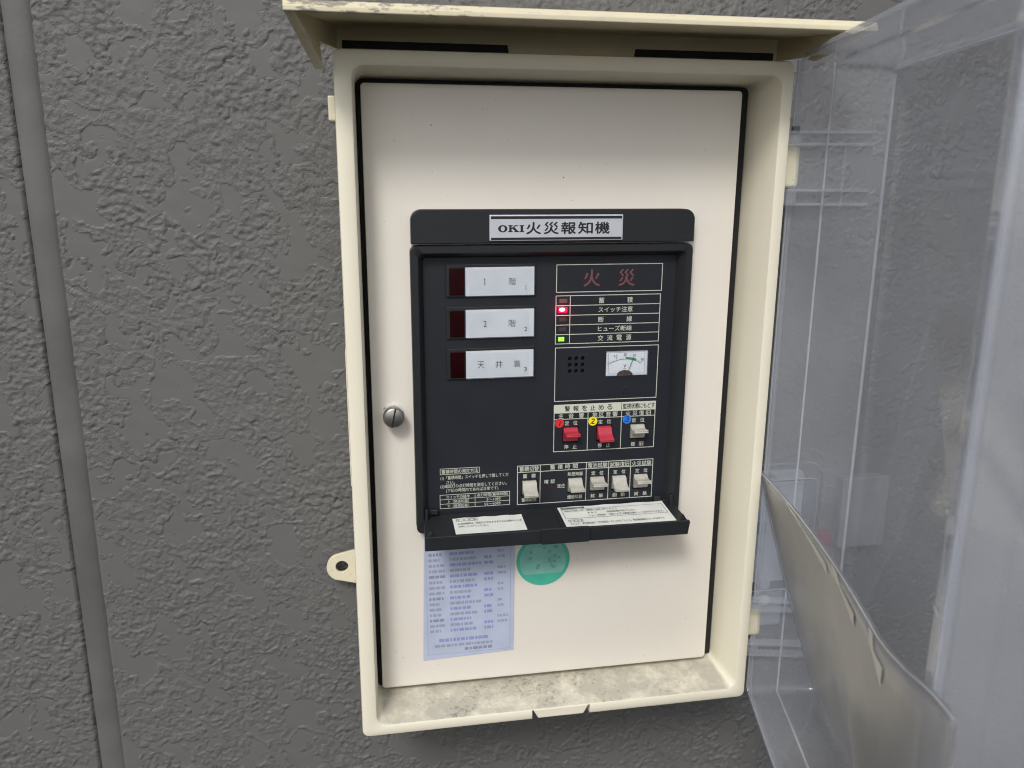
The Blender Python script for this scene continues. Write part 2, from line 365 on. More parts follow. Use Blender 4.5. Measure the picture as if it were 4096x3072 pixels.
def ribbon(mb, pts, w, place):
    """a brush stroke of width w along 2-D points, put in space by place(a, b)"""
    vs = []; n = len(pts)
    for i in range(n):
        p = Vector(pts[i]); d = (Vector(pts[min(i+1, n-1)]) - Vector(pts[max(i-1, 0)])).normalized()
        q = Vector((-d.y, d.x))*w/2*(0.6 if i in (0, n-1) else 1)
        vs += [place(*(p+q)), place(*(p-q))]
    return mb.add(vs, [(2*i, 2*i+1, 2*i+3, 2*i+2) for i in range(n-1)])

# ------------------------------------------------------------------ WALL: stucco siding with sealed joints
WY = 0.12
wall = bpy.data.objects.new('wall', None); COL.objects.link(wall); wall['kind'] = 'structure'
wall['label'] = 'dark grey stucco siding wall behind the cabinet'
X0, X1, Z0, Z1 = -0.70, 0.82, -0.66, 0.50
STEP = 0.0013
nx, nz = int((X1-X0)/STEP), int((Z1-Z0)/STEP)
rng = np.random.default_rng(11)
def field(lx, lz, rot=0.0, lo=0.45, hi=1.0):
    """band-limited gaussian noise with wavelengths about lx, lz metres"""
    w = np.fft.rfft2(rng.standard_normal((nz, nx)))
    kz = np.fft.fftfreq(nz, STEP)[:, None]; kx = np.fft.rfftfreq(nx, STEP)[None, :]
    c, s = math.cos(rot), math.sin(rot)
    a = (kx*c + kz*s)*lx; b = (-kx*s + kz*c)*lz
    k = np.sqrt(a*a + b*b)
    g = np.exp(-((k - (lo+hi)/2)/((hi-lo)/2*1.2))**2)
    f = np.fft.irfft2(w*g, s=(nz, nx)); return f/f.std()
def sample(f, dx, dz):
    jj, ii = np.meshgrid(np.arange(nx), np.arange(nz))
    y = np.clip(ii + dz/STEP, 0, nz-1.001); x = np.clip(jj + dx/STEP, 0, nx-1.001)
    a, b = y.astype(int), x.astype(int); fy, fx_ = y-a, x-b
    return (f[a, b]*(1-fx_) + f[a, b+1]*fx_)*(1-fy) + (f[a+1, b]*(1-fx_) + f[a+1, b+1]*fx_)*fy
def smooth(a, b, x): t = np.clip((x-a)/(b-a), 0, 1); return t*t*(3-2*t)
wx1, wz1 = field(0.03, 0.03), field(0.03, 0.03)
wx2, wz2 = field(0.010, 0.010), field(0.010, 0.010)
patch = sample(field(0.064, 0.034, R(-38), 0.25, 1.1)*0.8 + field(0.028, 0.018, R(-32), 0.4, 1.1)*0.6, wx1*0.006 + wx2*0.0022, wz1*0.006 + wz2*0.0022)
level = patch - 0.42
flat = smooth(-0.05, 0.05, level)
f1 = sample(field(0.020, 0.011, R(-35), 0.35, 1.1), wx2*0.0030, wz2*0.0035)
f2 = sample(field(0.0095, 0.0072, R(-30), 0.35, 1.15), wx2*0.0016, wz2*0.0016)
f3 = field(0.0046, 0.0042, 0, 0.4, 1.2)
rid2 = f2
busy = smooth(-1.2, 1.0, field(0.16, 0.12)) * 0.55 + 0.45
F = 0.5*np.minimum(patch, 0.42) + (1-flat)*(0.55*f1 + busy*(0.34*f2 + 0.22*f3))
K = 1.25
q = F*K; fl_ = np.floor(q)
terr = (fl_ + smooth(0.40, 0.60, q - fl_))/K
crease = np.exp(-(f1/0.10)**2)*smooth(0.1, 0.8, field(0.05, 0.04))*(1-flat)
groove = -0.0016*np.exp(-((level+0.075)/0.05)**2)*smooth(-0.6, 0.3, field(0.06, 0.06))
H = 0.00046*np.clip(terr, -2.2, 1.6) + (1-flat)*(f2*0.00007 + f3*0.00010)*busy*1.3 - crease*0.0009 + groove + flat*(field(0.1, 0.1)*0.00005 + field(0.02, 0.012, R(-35))*0.00004)
und = field(0.35, 0.35, 0, 0.3, 1.0)*0.0003
H = H + und
gx = X0 + np.arange(nx)*STEP; gz = Z0 + np.arange(nz)*STEP
JOINTS = ((-0.4265, -0.4085),)
def panel(i0, i1):
    n = i1-i0
    xx, zz = np.meshgrid(gx[i0:i1], gz)
    hh = H[:, i0:i1].copy()
    edge = np.minimum(xx-xx[0, 0], xx[0, -1]-xx)       # panels round off into the joint, raggedly
    hh -= 0.0035*np.exp(-(edge/0.0014)**2) if True else 0
    jit = np.where((xx == xx[0, 0]) & (i0 > 0), 1.0, 0) - np.where((xx == xx[0, -1]) & (i1 < nx), 1.0, 0)
    xx = xx - jit*np.abs(rid2[:, i0:i1])*0.0006
    co = np.stack([xx, WY-hh, zz], -1).reshape(-1, 3)
    a = (np.arange(nz-1)[:, None]*n + np.arange(n-1)[None, :]).reshape(-1)
    quads = np.stack([a, a+1, a+n+1, a+n], -1)
    me = bpy.data.meshes.new('siding_panel')
    me.vertices.add(len(co)); me.vertices.foreach_set('co', co.reshape(-1).astype(np.float32))
    me.loops.add(quads.size); me.loops.foreach_set('vertex_index', quads.reshape(-1).astype(np.int32))
    me.polygons.add(len(quads)); me.polygons.foreach_set('loop_start', np.arange(0, quads.size, 4, dtype=np.int32))
    me.update(calc_edges=True)
    at = me.attributes.new('flatness', 'FLOAT', 'POINT'); at.data.foreach_set('value', flat[:, i0:i1].reshape(-1).astype(np.float32))
    me.polygons.foreach_set('use_smooth', np.ones(len(quads), bool))
    link('siding_panel', me, 'wall', wall)
ix = lambda x: int(round((x-X0)/STEP))
panel(0, ix(JOINTS[0][0])); panel(ix(JOINTS[0][1]), nx)
for ja, jb in JOINTS:
    mb = MB(); prof = []
    nseg = 12; zs = np.linspace(Z0, Z1, 140); rings = []
    for z in zs:
        ring = []
        for i in range(nseg+1):
            t = i/nseg; x = ja-0.0015 + (jb-ja+0.003)*t
            bow = 0.0026*math.sin(math.pi*t)**0.6
            ring.append((x, WY+0.0014-bow + 0.00025*math.sin(z*37+ja*9)*math.sin(math.pi*t) + 0.00012*math.sin(z*151), z))
        rings.append(ring)
    vs = [p for r in rings for p in r]; n1 = nseg+1
    mb.add(vs, [(j*n1+i, j*n1+i+1, (j+1)*n1+i+1, (j+1)*n1+i) for j in range(len(zs)-1) for i in range(nseg)])
    mb.build('sealant_joint', 'sealant', wall, smooth=True)
mb = MB(); mb.box(-2.6, 2.8, WY+0.005, WY+0.03, -1.5, 1.7); mb.build('backing_board', 'wall', wall)

# ------------------------------------------------------------------ CABINET
cab = empty('alarm_cabinet', 'cream plastic outdoor cabinet with small hood and its clear cover swung open', 'cabinet')
L_, R_, T_, B_ = -0.175, 0.175, 0.2784, -0.2784
li, ri, ti, bi = -0.162, 0.165, 0.2669, -0.2679
def RR(x0, x1, z0, z1, r, y): return rrect(x0, x1, z0, z1, r, y, 6)
rings = [RR(L_+.002, R_-.002, B_+.002, T_-.002, .006, .116), RR(L_, R_, B_, T_, .006, .112), RR(L_, R_, B_, T_, .006, .0022),
         RR(L_+.0006, R_-.0006, B_+.0006, T_-.0006, .0055, .0006), RR(L_+.002, R_-.002, B_+.002, T_-.002, .005, 0),
         RR(li-.0022, ri+.0022, bi-.0022, ti+.0022, .010, 0), RR(li-.0007, ri+.0007, bi-.0007, ti+.0007, .009, .0007),
         RR(li, ri, bi, ti, .009, .0025), RR(li+.0006, ri-.0022, bi+.0024, ti-.0012, .008, .016),
         RR(li+.0015, ri-.0046, bi+.0052, ti-.003, .007, .036), RR(li+.002, ri-.006, bi+.008, ti-.006, .006, .106)]
shell = MB().loft(rings).build('shell', 'shell', cab, smooth=True)
cut = MB().box(-.0264, .0264, -.02, .034, -.30, -.2692).build('cutter', 'shell')
bo = shell.modifiers.new('notch', 'BOOLEAN'); bo.operation = 'DIFFERENCE'; bo.object = cut; bo.solver = 'EXACT'
dg = bpy.context.evaluated_depsgraph_get()
me2 = bpy.data.meshes.new_from_object(shell.evaluated_get(dg))
shell.modifiers.clear(); shell.data = me2
bpy.data.objects.remove(cut)
MB().prism([(-.0207, -.2777), (.0207, -.2777), (.0256, -.2690), (-.0256, -.2690)], .0002, .031).build('drain_tab', 'shell', cab, bevel=.0007)

# hood: roof plate, flared cheeks, back plate with two dark vents
HF, HB = -.060, .027
zf, zb = .2925, .2973
fx, bx = .1995, .172
hood = MB()
hood.add([(-fx, HF, zf), (fx, HF, zf), (bx, HB, zb), (-bx, HB, zb), (-fx, HF+.001, zf+.004), (fx, HF+.001, zf+.004), (bx, .116, zb+.007), (-bx, .116, zb+.007)],
         [(0, 1, 2, 3), (4, 7, 6, 5), (0, 4, 5, 1), (1, 5, 6, 2), (2, 6, 7, 3), (3, 7, 4, 0)])
hood = hood.build('hood', 'hood', cab)
MB().box(-bx, bx, HB, HB+.003, .2700, zb+.001).build('vent_plate', 'hood', hood)
def slot(xa, xb, sl):     # slanted inner end
    pts = [(xa, .2745), (xb+(sl if sl > 0 else 0), .2745), (xb, .2872), (xa+(sl if sl < 0 else 0), .2872)] if sl > 0 else [(xa+sl, .2745), (xb, .2745), (xb, .2872), (xa, .2872)]
    return MB().prism(pts, HB-.0006, HB+.0028).build('vent', 'dark', hood)
slot(-.1684, -.0460, .0022); slot(.0545, .1688, -.0022)
for s in (-1, 1):
    P = lambda t, z: Vector((s*(bx + (fx-bx)*t), HB + (HF-HB)*t, z))
    nrm = Vector((s*(HB-HF), (fx-bx), 0)).normalized()*.0022
    zl = .2640 if s < 0 else .2772
    pts = [P(0, zb+.002), P(1, zf+.002), P(1, zf-.001), P(.436, zl), P(.36, zl+.002), P(.40, .2812), P(0, .2812)]
    n = len(pts)
    mb = MB().add([p for p in pts] + [p+nrm for p in pts], [tuple(range(n)), tuple(range(2*n-1, n-1, -1))] + [((i+1) % n, i, i+n, (i+1) % n+n) for i in range(n)])
    mb.build('cheek', 'hood', hood)
    ins = Vector((-s, 0, 0))*.0030
    q = [P(1.0, zf-.0002), P(.436, .2636), P(.36, .2640), P(.30, .2700)]
    strip = MB()
    a = [P(1.0, zf), P(.43, .2633), P(.405, .2633), P(.93, zf-.001)]
    strip.add([p - nrm*1.3 for p in a] + [p + nrm*1.6 for p in a], [(0, 1, 2, 3), (7, 6, 5, 4), (0, 4, 5, 1), (1, 5, 6, 2), (2, 6, 7, 3), (3, 7, 4, 0)])
    if s < 0: strip.build('cheek_flange', 'ear', hood)
lp = MB()
ring = lambda x: [(x, HF-.0022, .2912), (x, HF+.004, .2912), (x, HF+.006, .2982), (x, HF+.0006, .2980), (x, HF-.0016, .2950), (x, HF-.0022, .2942)]
lp.loft([ring(-fx-.003), ring(-fx*.5), ring(0), ring(fx*.5), ring(fx+.003)])
lp.build('hood_lip', 'lip', hood, bevel=.0005)

# mounting ears at the back
def ear(cx, cz, s, sc=1.0):
    cu = bpy.data.curves.new('ear', 'CURVE'); cu.dimensions = '2D'; cu.fill_mode = 'BOTH'; cu.extrude = .0022
    n = 20; r = .0135*sc
    out = [(s*.004, .0175*sc)] + [(cx + s*r*math.cos(a)*-1, cz*0 + r*math.sin(a)) for a in np.linspace(R(65), R(-65), n)]
    pts = [(L_*(1) + .006, cz+.0185)] + [(cx + r*math.cos(a), cz + r*math.sin(a)) for a in np.linspace(R(115), R(245), n)] + [(L_+.006, cz-.0195)]
    hole = [(cx+.0006 + .0060*math.cos(a), cz+.0006 + .0060*math.sin(a)) for a in np.linspace(0, 2*math.pi, 32, endpoint=False)]
    for ps in (pts, hole):
        sp = cu.splines.new('POLY'); sp.points.add(len(ps)-1); sp.use_cyclic_u = True
        for k, (a, b) in enumerate(ps): sp.points[k].co = (a, b, 0, 1)
    o = bpy.data.objects.new('t', cu); COL.objects.link(o)
    me = bpy.data.meshes.new_from_object(o.evaluated_get(bpy.context.evaluated_depsgraph_get()))
    for v in me.vertices: v.co = (v.co.x, .1085 - v.co.z, v.co.y)
    bpy.data.objects.remove(o)
    bm = bmesh.new(); bm.from_mesh(me); bmesh.ops.remove_doubles(bm, verts=bm.verts, dist=1e-6); bmesh.ops.recalc_face_normals(bm, faces=bm.faces); bm.to_mesh(me); bm.free()
    link('mounting_ear', me, 'ear', cab)
ear(-.1905, -.1690, -1)
MB().box(-.1800, -.1740, .012, .060, .2300, .2475).build('side_clip', 'ear', cab, bevel=.001)
MB().box(-.1757, -.1740, .010, .050, -.052, .06).build('side_rib', 'shell', cab, bevel=.001)
for za, zb_ in ((.1830, .2175), (-.2235, -.1935)):
    MB().box(.1742, .1925, .012, .026, za, zb_).build('hinge_knuckle', 'ear', cab, bevel=.0035, seg=3)
MB().tube([(.1880, .016, .2260), (.1880, .016, .2312)], .0035, 12).build('hinge_pin', 'pin', cab)

# clear cover: opened about 80 degrees, width runs from the hinge toward the viewer
A = Vector((.1850, .0120, 0)); UN = Vector((-math.sin(R(13.5)), -math.cos(R(13.5)), 0)); NN = Vector((math.cos(R(13.5)), -math.sin(R(13.5)), 0))
def cv(s, w, z): return tuple(A + UN*s + NN*w + Vector((0, 0, z)))
def cring(s0, s1, z0, z1, r, w, n=6): return [cv(p[0], w, p[2]) for p in rrect(s0, s1, z0, z1, r, 0, n)]
S1 = .342
rings = [cring(-.004, S1+.004, -.2845, .2845, .006, .0035), cring(-.004, S1+.004, -.2845, .2845, .006, 0), cring(-.0015, S1+.0015, -.281, .281, .006, -.0005), cring(-.0015, S1+.0015, -.281, .281, .006, .0255),
         cring(.0005, S1-.0005, -.2785, .2785, .006, .0275), cring(.002, S1-.002, -.2765, .2765, .006, .068), cring(.0035, S1-.0035, -.2748, .2748, .007, .0722),
         cring(.0075, S1-.0075, -.2705, .2705, .008, .0740), cring(.018, S1-.018, -.2590, .2590, .008, .0740), cring(.0215, S1-.0215, -.2550, .2550, .008, .0772)]
cover = MB().loft(rings, cap0=False).build('clear_cover', 'clear', cab, smooth=True)
so = cover.modifiers.new('thickness', 'SOLIDIFY'); so.thickness = .0022; so.offset = 0
def cbox(s0, s1, w0, w1, z0, z1):
    return MB().add([cv(s0,w0,z0),cv(s1,w0,z0),cv(s1,w1,z0),cv(s0,w1,z0),cv(s0,w0,z1),cv(s1,w0,z1),cv(s1,w1,z1),cv(s0,w1,z1)],
                    [(0,3,2,1),(4,5,6,7),(0,1,5,4),(1,2,6,5),(2,3,7,6),(3,0,4,7)])
for z in (.2262, .2170, .1815, .1705, -.1830, -.1918, -.2262, -.2370):
    cbox(.001, .010, -.009, .060, z-.0011, z+.0011).build('hinge_rib', 'clear', cover, bevel=.0004)
for z0, z1 in ((.2181, .2251), (.1716, .1804), (-.1907, -.1841), (-.2359, -.2273)):
    cbox(.001, .007, -.009, .004, z0, z1).build('hinge_block', 'clear', cover, bevel=.0006)
cbox(.0005, .0030, .0395, .0415, .166, .216).build('rib_line', 'clear', cover)
for nm_, ps in (('edge_highlight', [(-.004, -.0005, -.281), (-.004, -.0005, .281)]), ('edge_highlight', [(.0005, .0265, -.279), (.0005, .0265, .279)]), ('edge_highlight', [(.0045, .0722, -.270), (.0045, .0722, .270)]),
                ('edge_highlight', [(S1+.003, -.0005, -.282), (S1+.003, -.0005, .282)]), ('edge_highlight', [(0, 0, .2840), (S1, 0, .2840)]), ('edge_highlight', [(0, 0, -.2840), (S1, 0, -.2840)]), ('edge_highlight', [(.0, .0265, -.2800), (S1, .0265, -.2800)]),
                ('edge_highlight', [(.005, .0722, .2735), (S1-.005, .0722, .2735)]), ('edge_highlight', [(.005, .0722, -.2735), (S1-.005, .0722, -.2735)])):
    MB().tube([cv(*p) for p in ps], .0013 if abs(ps[0][1]-.0722) < 1e-6 else .0005 if ps[0][0] > .3 else .0009, 6).build(nm_, 'edge', cover, smooth=True)  # milky tubes added along the folds to paint the plastic's bright edge highlights
cbox(S1-.0070, S1+.0020, -.0010, .0010, -.280, .280).build('rim_band', 'clear', cover, bevel=.0004)
def onface(px, py, w=-.0013):
    d = (right*((px-2048)/3358.52) + down*((py-1536)/3358.52) + fwd)
    t = (w - (CAM-A).dot(NN))/d.dot(NN); P = CAM + d*t
    return ((P-A).dot(UN), P.z)
M['crack'] = mat('white_stress_crack', (0.62, 0.63, 0.64), 0.4, vary=0.2, scale=300)
pl = lambda a, b: cv(a, -.0014, b)
def crack(pix, wd, name='stress_crack'):
    mb = MB(); ribbon(mb, [onface(*p) for p in pix], wd, pl); link(name, mb.mesh(name, fix=False), 'crack', cover)
crack([(3905, 1340), (3900, 1400), (3893, 1455), (3878, 1510), (3872, 1560), (3862, 1610), (3860, 1650), (3852, 1690), (3860, 1725), (3846, 1770), (3840, 1795), (3822, 1812)], .0005)
crack([(3806, 2030), (3800, 2085), (3785, 2130), (3780, 2180), (3775, 2260), (3768, 2330), (3762, 2400)], .0004)
crack([(3735, 2425), (3745, 2440), (3752, 2460), (3768, 2474)], .0022, 'chip_mark')
crack([(3785, 2040), (3790, 2048), (3796, 2052)], .0030, 'chip_mark')

# ------------------------------------------------------------------ FIRE ALARM PANEL (inside the cabinet)
pan = empty('fire_alarm_panel', 'cream fire alarm receiver with black switch panel, inside the open cabinet', 'alarm panel')
DY = .036                                             # door face
rings = [RR(-.1565, .1497, -.2565, .2593, .003, .052), RR(-.1565, .1497, -.2565, .2593, .003, .0374), RR(-.1561, .1493, -.2561, .2589, .003, .0364), RR(-.1551, .1483, -.2551, .2579, .003, DY)]
door = MB().loft(rings).build('door', 'door', pan, smooth=True)
def carve(o, x0, x1, y0, y1, z0, z1):
    c_ = MB().box(x0, x1, y0, y1, z0, z1).build('cutter', 'dark')
    b_ = o.modifiers.new('cut', 'BOOLEAN'); b_.operation = 'DIFFERENCE'; b_.object = c_; b_.solver = 'EXACT'
    d_ = bpy.data.meshes.new_from_object(o.evaluated_get(bpy.context.evaluated_depsgraph_get()))
    o.modifiers.clear(); o.data = d_; bpy.data.objects.remove(c_)
carve(door, -.1135, .1005, .02, .06, -.0930, .1290)
MB().box(-.1596, .1592, .0470, .104, -.2600, .2630).build('back_box_gap_shade', 'dark', pan)  # receiver body, widened and near-black: shade of the door gap put into its colour
# black header strip and frame
rings = [rrect(-.1218, .1102, .1398, .1660, .0085, y, 8, (0, 0, 1, 1)) for y in (DY-.0002, .0250)] + [rrect(-.1210, .1094, .1404, .1652, .0085, .0240, 8, (0, 0, 1, 1))]
MB().loft(rings).build('header', 'black', pan, smooth=True)
fr = MB()
ro = lambda x0, x1, z0, z1, r, y: rrect(x0, x1, z0, z1, r, y, 6)
fr.loft([ro(-.1228, .1102, -.1040, .1382, .005, DY-.0002), ro(-.1228, .1102, -.1040, .1382, .005, .0255), ro(-.1220, .1095, -.1032, .1376, .005, .0245),
         ro(-.1172, .1050, -.0975, .1325, .004, .0245), ro(-.1165, .1042, -.0968, .1318, .004, .0252), ro(-.1125, .0995, -.0920, .1280, .003, DY-.0012)], cap0=False, cap1=False)
fr.build('frame', 'black', pan, smooth=True)

# faceplate with real openings for speaker holes, switches and meter
FY = .0348
SW1 = [(4.6, 18.8), (34.7, 48.9), (64.9, 79.1)]
SW2 = [(-31.2, -17.0), (9.7, 23.9), (29.8, 44.0), (49.8, 64.0), (69.8, 84.0)]
Z1c, Z2c = -25.4, -72.0
cu = bpy.data.curves.new('fp', 'CURVE'); cu.dimensions = '2D'; cu.fill_mode = 'BOTH'; cu.extrude = .0010
def spl(ps):
    sp = cu.splines.new('POLY'); sp.points.add(len(ps)-1); sp.use_cyclic_u = True
    for k, (a, b) in enumerate(ps): sp.points[k].co = (a/1000, b/1000, 0, 1)
spl([(-114, -93.5), (101, -93.5), (101, 129.5), (-114, 129.5)])
for a, b in SW1: spl([(a, Z1c-7.2), (b, Z1c-7.2), (b, Z1c+7.2), (a, Z1c+7.2)])
for a, b in SW2: spl([(a, Z2c-7.2), (b, Z2c-7.2), (b, Z2c+7.2), (a, Z2c+7.2)])
for hx in (9.7, 15.3, 20.9):
    for hz in (42.0, 36.5, 31.0): spl([(hx+1.75*math.cos(t), hz+1.75*math.sin(t)) for t in np.linspace(0, 2*math.pi, 20, endpoint=False)])
spl([(41.5, 25.4), (78.7, 25.4), (78.7, 47.3), (41.5, 47.3)])
o = bpy.data.objects.new('t', cu); COL.objects.link(o)
me = bpy.data.meshes.new_from_object(o.evaluated_get(bpy.context.evaluated_depsgraph_get()))
for v in me.vertices: v.co = (v.co.x, FY + .0010 - v.co.z, v.co.y)
bpy.data.objects.remove(o)
bm = bmesh.new(); bm.from_mesh(me); bmesh.ops.remove_doubles(bm, verts=bm.verts, dist=1e-6); bmesh.ops.recalc_face_normals(bm, faces=bm.faces); bm.to_mesh(me); bm.free()
face = link('faceplate', me, 'face', pan)
k = 1/1000
PY = FY - .00012          # print layer
def L2(x0, x1, z0, z1, w=.62): return MB().frame(x0*k, x1*k, z0*k, z1*k, w*k, PY)
def put(mb, name='printed_lines', mt='print'): return link(name, mb.mesh(name, fix=False), mt, face)
put(L2(-3, 87.8, 98.4, 121.0))
tb = L2(-3.2, 87.2, 54.9, 95.4)
for z in (87.2, 79.0, 70.9, 62.8): tb.line(-3.2*k, z*k, 87.2*k, z*k, .6*k, PY-.00003)
tb.line(8.9*k, 54.9*k, 8.9*k, 95.4*k, .6*k, PY-.00006); put(tb)
put(L2(-3, 87.5, 5.0, 51.5))
tb = L2(-3.1, 87.3, -40.2, -5.6)
tb.line(-3.1*k, -11.2*k, 87.3*k, -11.2*k, .6*k, PY-.00003)
for x in (26.85, 56.9): tb.line(x*k, -5.6*k, x*k, -40.2*k, .6*k, PY-.00006)
put(tb)
put(MB().rect(-3.5*k, 87.7*k, -5.5*k, 1.9*k, PY-.00009), 'printed_band', 'band')
put(MB().rect(56.5*k, 56.9*k, -5.0*k, 1.3*k, PY-.00014), 'printed_lines', 'ink')
tb = L2(-34.7, 87.5, -87.0, -51.5)
tb.line(-34.7*k, -57.4*k, 87.5*k, -57.4*k, .6*k, PY-.00003)
for x in (-14.6, 26.6, 46.9, 67.0): tb.line(x*k, -51.5*k, x*k, -87*k, .6*k, PY-.00006)
put(tb)
put(MB().frame(-101.5*k, -68*k, -55.4*k, -50.3*k, .45*k, PY))
tb = MB().frame(-102*k, -41.5*k, -86.3*k, -74*k, .45*k, PY)
for z in (-78.2, -82.3): tb.line(-102*k, z*k, -41.5*k, z*k, .4*k, PY-.00003)
tb.line(-71.8*k, -86.3*k, -71.8*k, -74*k, .4*k, PY-.00006); put(tb)
put(MB().rect(-110*k, 97*k, -49.3*k, -49.0*k, PY), 'score_line', 'black')

TY = PY - .00016
def T(body, x0, x1, zc, h, mt='print', bold=.012): letter(body, x0*k, x1*k, (zc-h/2)*k, (zc+h/2)*k, TY, mt, face, bold)
def CH(s, xs, zc, h, mt='print', w=None, bold=.012): chars([(c, x*k, zc*k) for c, x in zip(s, xs)], h*k, TY, mt, face, (w or h)*k, bold)
CH('火災', (26.9, 56.9), 109.8, 13.8, 'pink', bold=.02)
CH('蓄積', (35.8, 60.5), 91.0, 4.7); T('スイッチ注意', 33.4, 63.1, 83.2, 4.5); CH('断線', (35.8, 60.5), 74.9, 4.7)
T('ヒューズ断線', 33.4, 62.9, 67.0, 4.5); CH('交流電源', (35.8, 44.0, 52.2, 60.5), 59.0, 4.7)
TY -= .00010
CH('警報を止める', (8.4, 16.0, 23.6, 31.0, 38.4, 45.9), -1.85, 4.7, 'ink'); T('監視状態にもどす', 58.0, 86.6, -1.85, 4.8, 'ink')
TY += .00010
CH('主音響', (2.9, 11.9, 21.0), -8.3, 4.4); CH('地区音響', (32.9, 38.9, 45.0, 51.0), -8.3, 4.4); CH('火災復旧', (62.8, 69.0, 75.0, 81.2), -8.4, 4.4)
for xs in ((8.3, 15.7), (38.1, 45.6), (68.3, 75.9)): CH('定位', xs, -14.9, 3.8)
CH('停止', (8.1, 15.6), -36.2, 3.8); CH('停止', (38.1, 45.6), -36.4, 3.8); CH('復旧', (68.2, 75.8), -36.7, 3.8)
T('蓄積切替', -33.0, -15.9, -54.3, 4.4); CH('蓄積時間', (-3.7, 3.1, 9.8, 16.6), -54.2, 4.3)
T('電池試験', 28.1, 45.6, -54.5, 4.4); T('試験復旧', 48.2, 65.6, -54.7, 4.4); T('火災試験', 68.3, 86.0, -54.9, 4.4)
CH('蓄積', (-28.1, -20.6), -61.0, 3.7); T('蓄積解除', -30.9, -17.8, -82.9, 3.4); CH('確認', (-9.1, -3.4), -67.2, 3.7)
T('熱感知器', 9.9, 23.5, -61.4, 3.5); T('煙感知器', 10.1, 23.4, -82.7, 3.5); T('定位', .7, 7.5, -71.9, 3.6)
for xs in ((33.1, 40.5), (53.2, 60.6), (73.3, 80.9)): CH('定位', xs, -61.8, 3.7)
CH('試験', (33.1, 40.6), -83.0, 3.6); CH('自動', (53.3, 60.7), -83.3, 3.6); CH('試験', (73.3, 81.1), -83.5, 3.6)
T('蓄積時間の測定方法', -100.3, -69.2, -52.9, 3.6)
T('(1)「蓄積時間」スイッチを押して離してくだ', -101.4, -42.6, -58.7, 3.9, bold=.006); T('さい。', -96.4, -89.2, -62.7, 3.0, bold=.006)
T('(2)確認灯の点灯時間を測定してください。', -101.5, -44.2, -66.4, 3.9, bold=.006); T('(下記の時間内であれば正常です)', -96.6, -51.6, -70.3, 3.7, bold=.006)
T('スイッチの操作', -96.7, -76.5, -76.1, 3.0, bold=.006); T('点灯時間(蓄積時間)', -70.2, -43.2, -76.1, 3.2, bold=.006)
T('上（熱感知器）', -96, -77.2, -80.3, 3.0, bold=.006); T('5〜10秒', -61.7, -49.4, -80.2, 2.8, bold=.006)
T('下（煙感知器）', -96, -77.2, -84.4, 3.0, bold=.006); T('55〜60秒', -63.8, -49.4, -84.3, 2.8, bold=.006)
link('confirm_lamp', MB().rect(-8.2*k, -4.0*k, -73.2*k, -70.6*k, PY).mesh(fix=False), mat('dark_red_window', (0.045, 0.006, 0.010), 0.4), face)
# number stickers with hand-drawn digits
STK = -.0004
def dot(cx, cz, mt, digit, ink):
    y0 = PY - .00030
    MB().disc(cx*k, cz*k, 4.0*k, y0-.00012, y0+.00020).build('number_sticker', mt, face)
    mb = MB(); pl2 = lambda a, b: ((cx+a)*k, y0-.00022, (cz+b)*k)
    for st in digit: ribbon(mb, st, .85, pl2)
    link('handwritten_number', mb.mesh(fix=False), ink, face)
dot(1.7, -14.5, 'dot_red', [[(.75, 1.7), (.5, .5), (.1, -1), (-.15, -2.4)]], 'marker')
dot(31.3, -14.0, 'dot_yellow', [[(-1.0, 1.2), (-.2, 2.0), (.9, 2.1), (1.3, 1.3), (.6, .2), (-.6, -1.0), (-2.0, -2.1), (-.9, -1.7), (.2, -2.0), (1.6, -2.2)]], 'marker')
dot(61.9, -13.8, 'dot_blue', [[(-1.2, 2.0), (.2, 2.5), (1.5, 2.2), (1.2, 1.3), (-.3, .4), (1.1, .1), (1.4, -.9), (.4, -1.8), (-1.3, -1.9), (-2.1, -1.1)]], 'marker_blue')

# name plate on the header
npl = MB().box(-.0605, .0484, .0226, .0242, .1417, .1620).build('name_plate', 'silver', pan, bevel=.0006)
for z0, z1 in ((.1588, .1609), (.1425, .1443)):
    link('printed_bar', MB().rect(-.0594, .0473, z0, z1, .02245).mesh(fix=False), 'ink', npl)
chars([(c, x*k, .1516) for c, x in zip('火災報知機', (-25.2, -10.9, 3.2, 17.1, 31.1))], .0092, .0224, 'ink', npl, .0118, .028)
mb = MB(); yk = .0224
def E_(cx, cz, a, b, n=28): return [(cx+a*math.cos(2*math.pi*i/n), yk, cz+b*math.sin(2*math.pi*i/n)) for i in range(n)]
zc = .1513; hh = .0028
oo, oi = E_(-.0500, zc, .0037, hh), E_(-.0500, zc, .00165, .0020); n = len(oo)
mb.add(oo+oi, [(i, (i+1) % n, (i+1) % n+n, i+n) for i in range(n)])
q = lambda *p: mb.add([(a, yk, zc+b) for a, b in p], [tuple(range(len(p)))])
q((-.0448, -.0027), (-.0430, -.0027), (-.0430, .0027), (-.0448, .0027))                         # K stem
q((-.0457, -.0027), (-.0448, -.0027), (-.0448, -.0019), (-.0457, -.0019)); q((-.0457, .0019), (-.0448, .0019), (-.0448, .0027), (-.0457, .0027))
q((-.0430, -.0027), (-.0421, -.0027), (-.0421, -.0019), (-.0430, -.0019)); q((-.0430, .0019), (-.0421, .0019), (-.0421, .0027), (-.0430, .0027))
q((-.0430, -.0004), (-.0423, .0002), (-.0392, .0022), (-.0402, .0023), (-.0430, .0006))
q((-.0424, .0000), (-.0396, -.0022), (-.0374, -.0022), (-.0408, .0011))
q((-.0408, -.0027), (-.0371, -.0027), (-.0371, -.0020), (-.0408, -.0020)); q((-.0406, .0020), (-.0380, .0020), (-.0380, .0027), (-.0406, .0027))
q((-.0357, -.0027), (-.0338, -.0027), (-.0338, .0027), (-.0357, .0027))                         # I
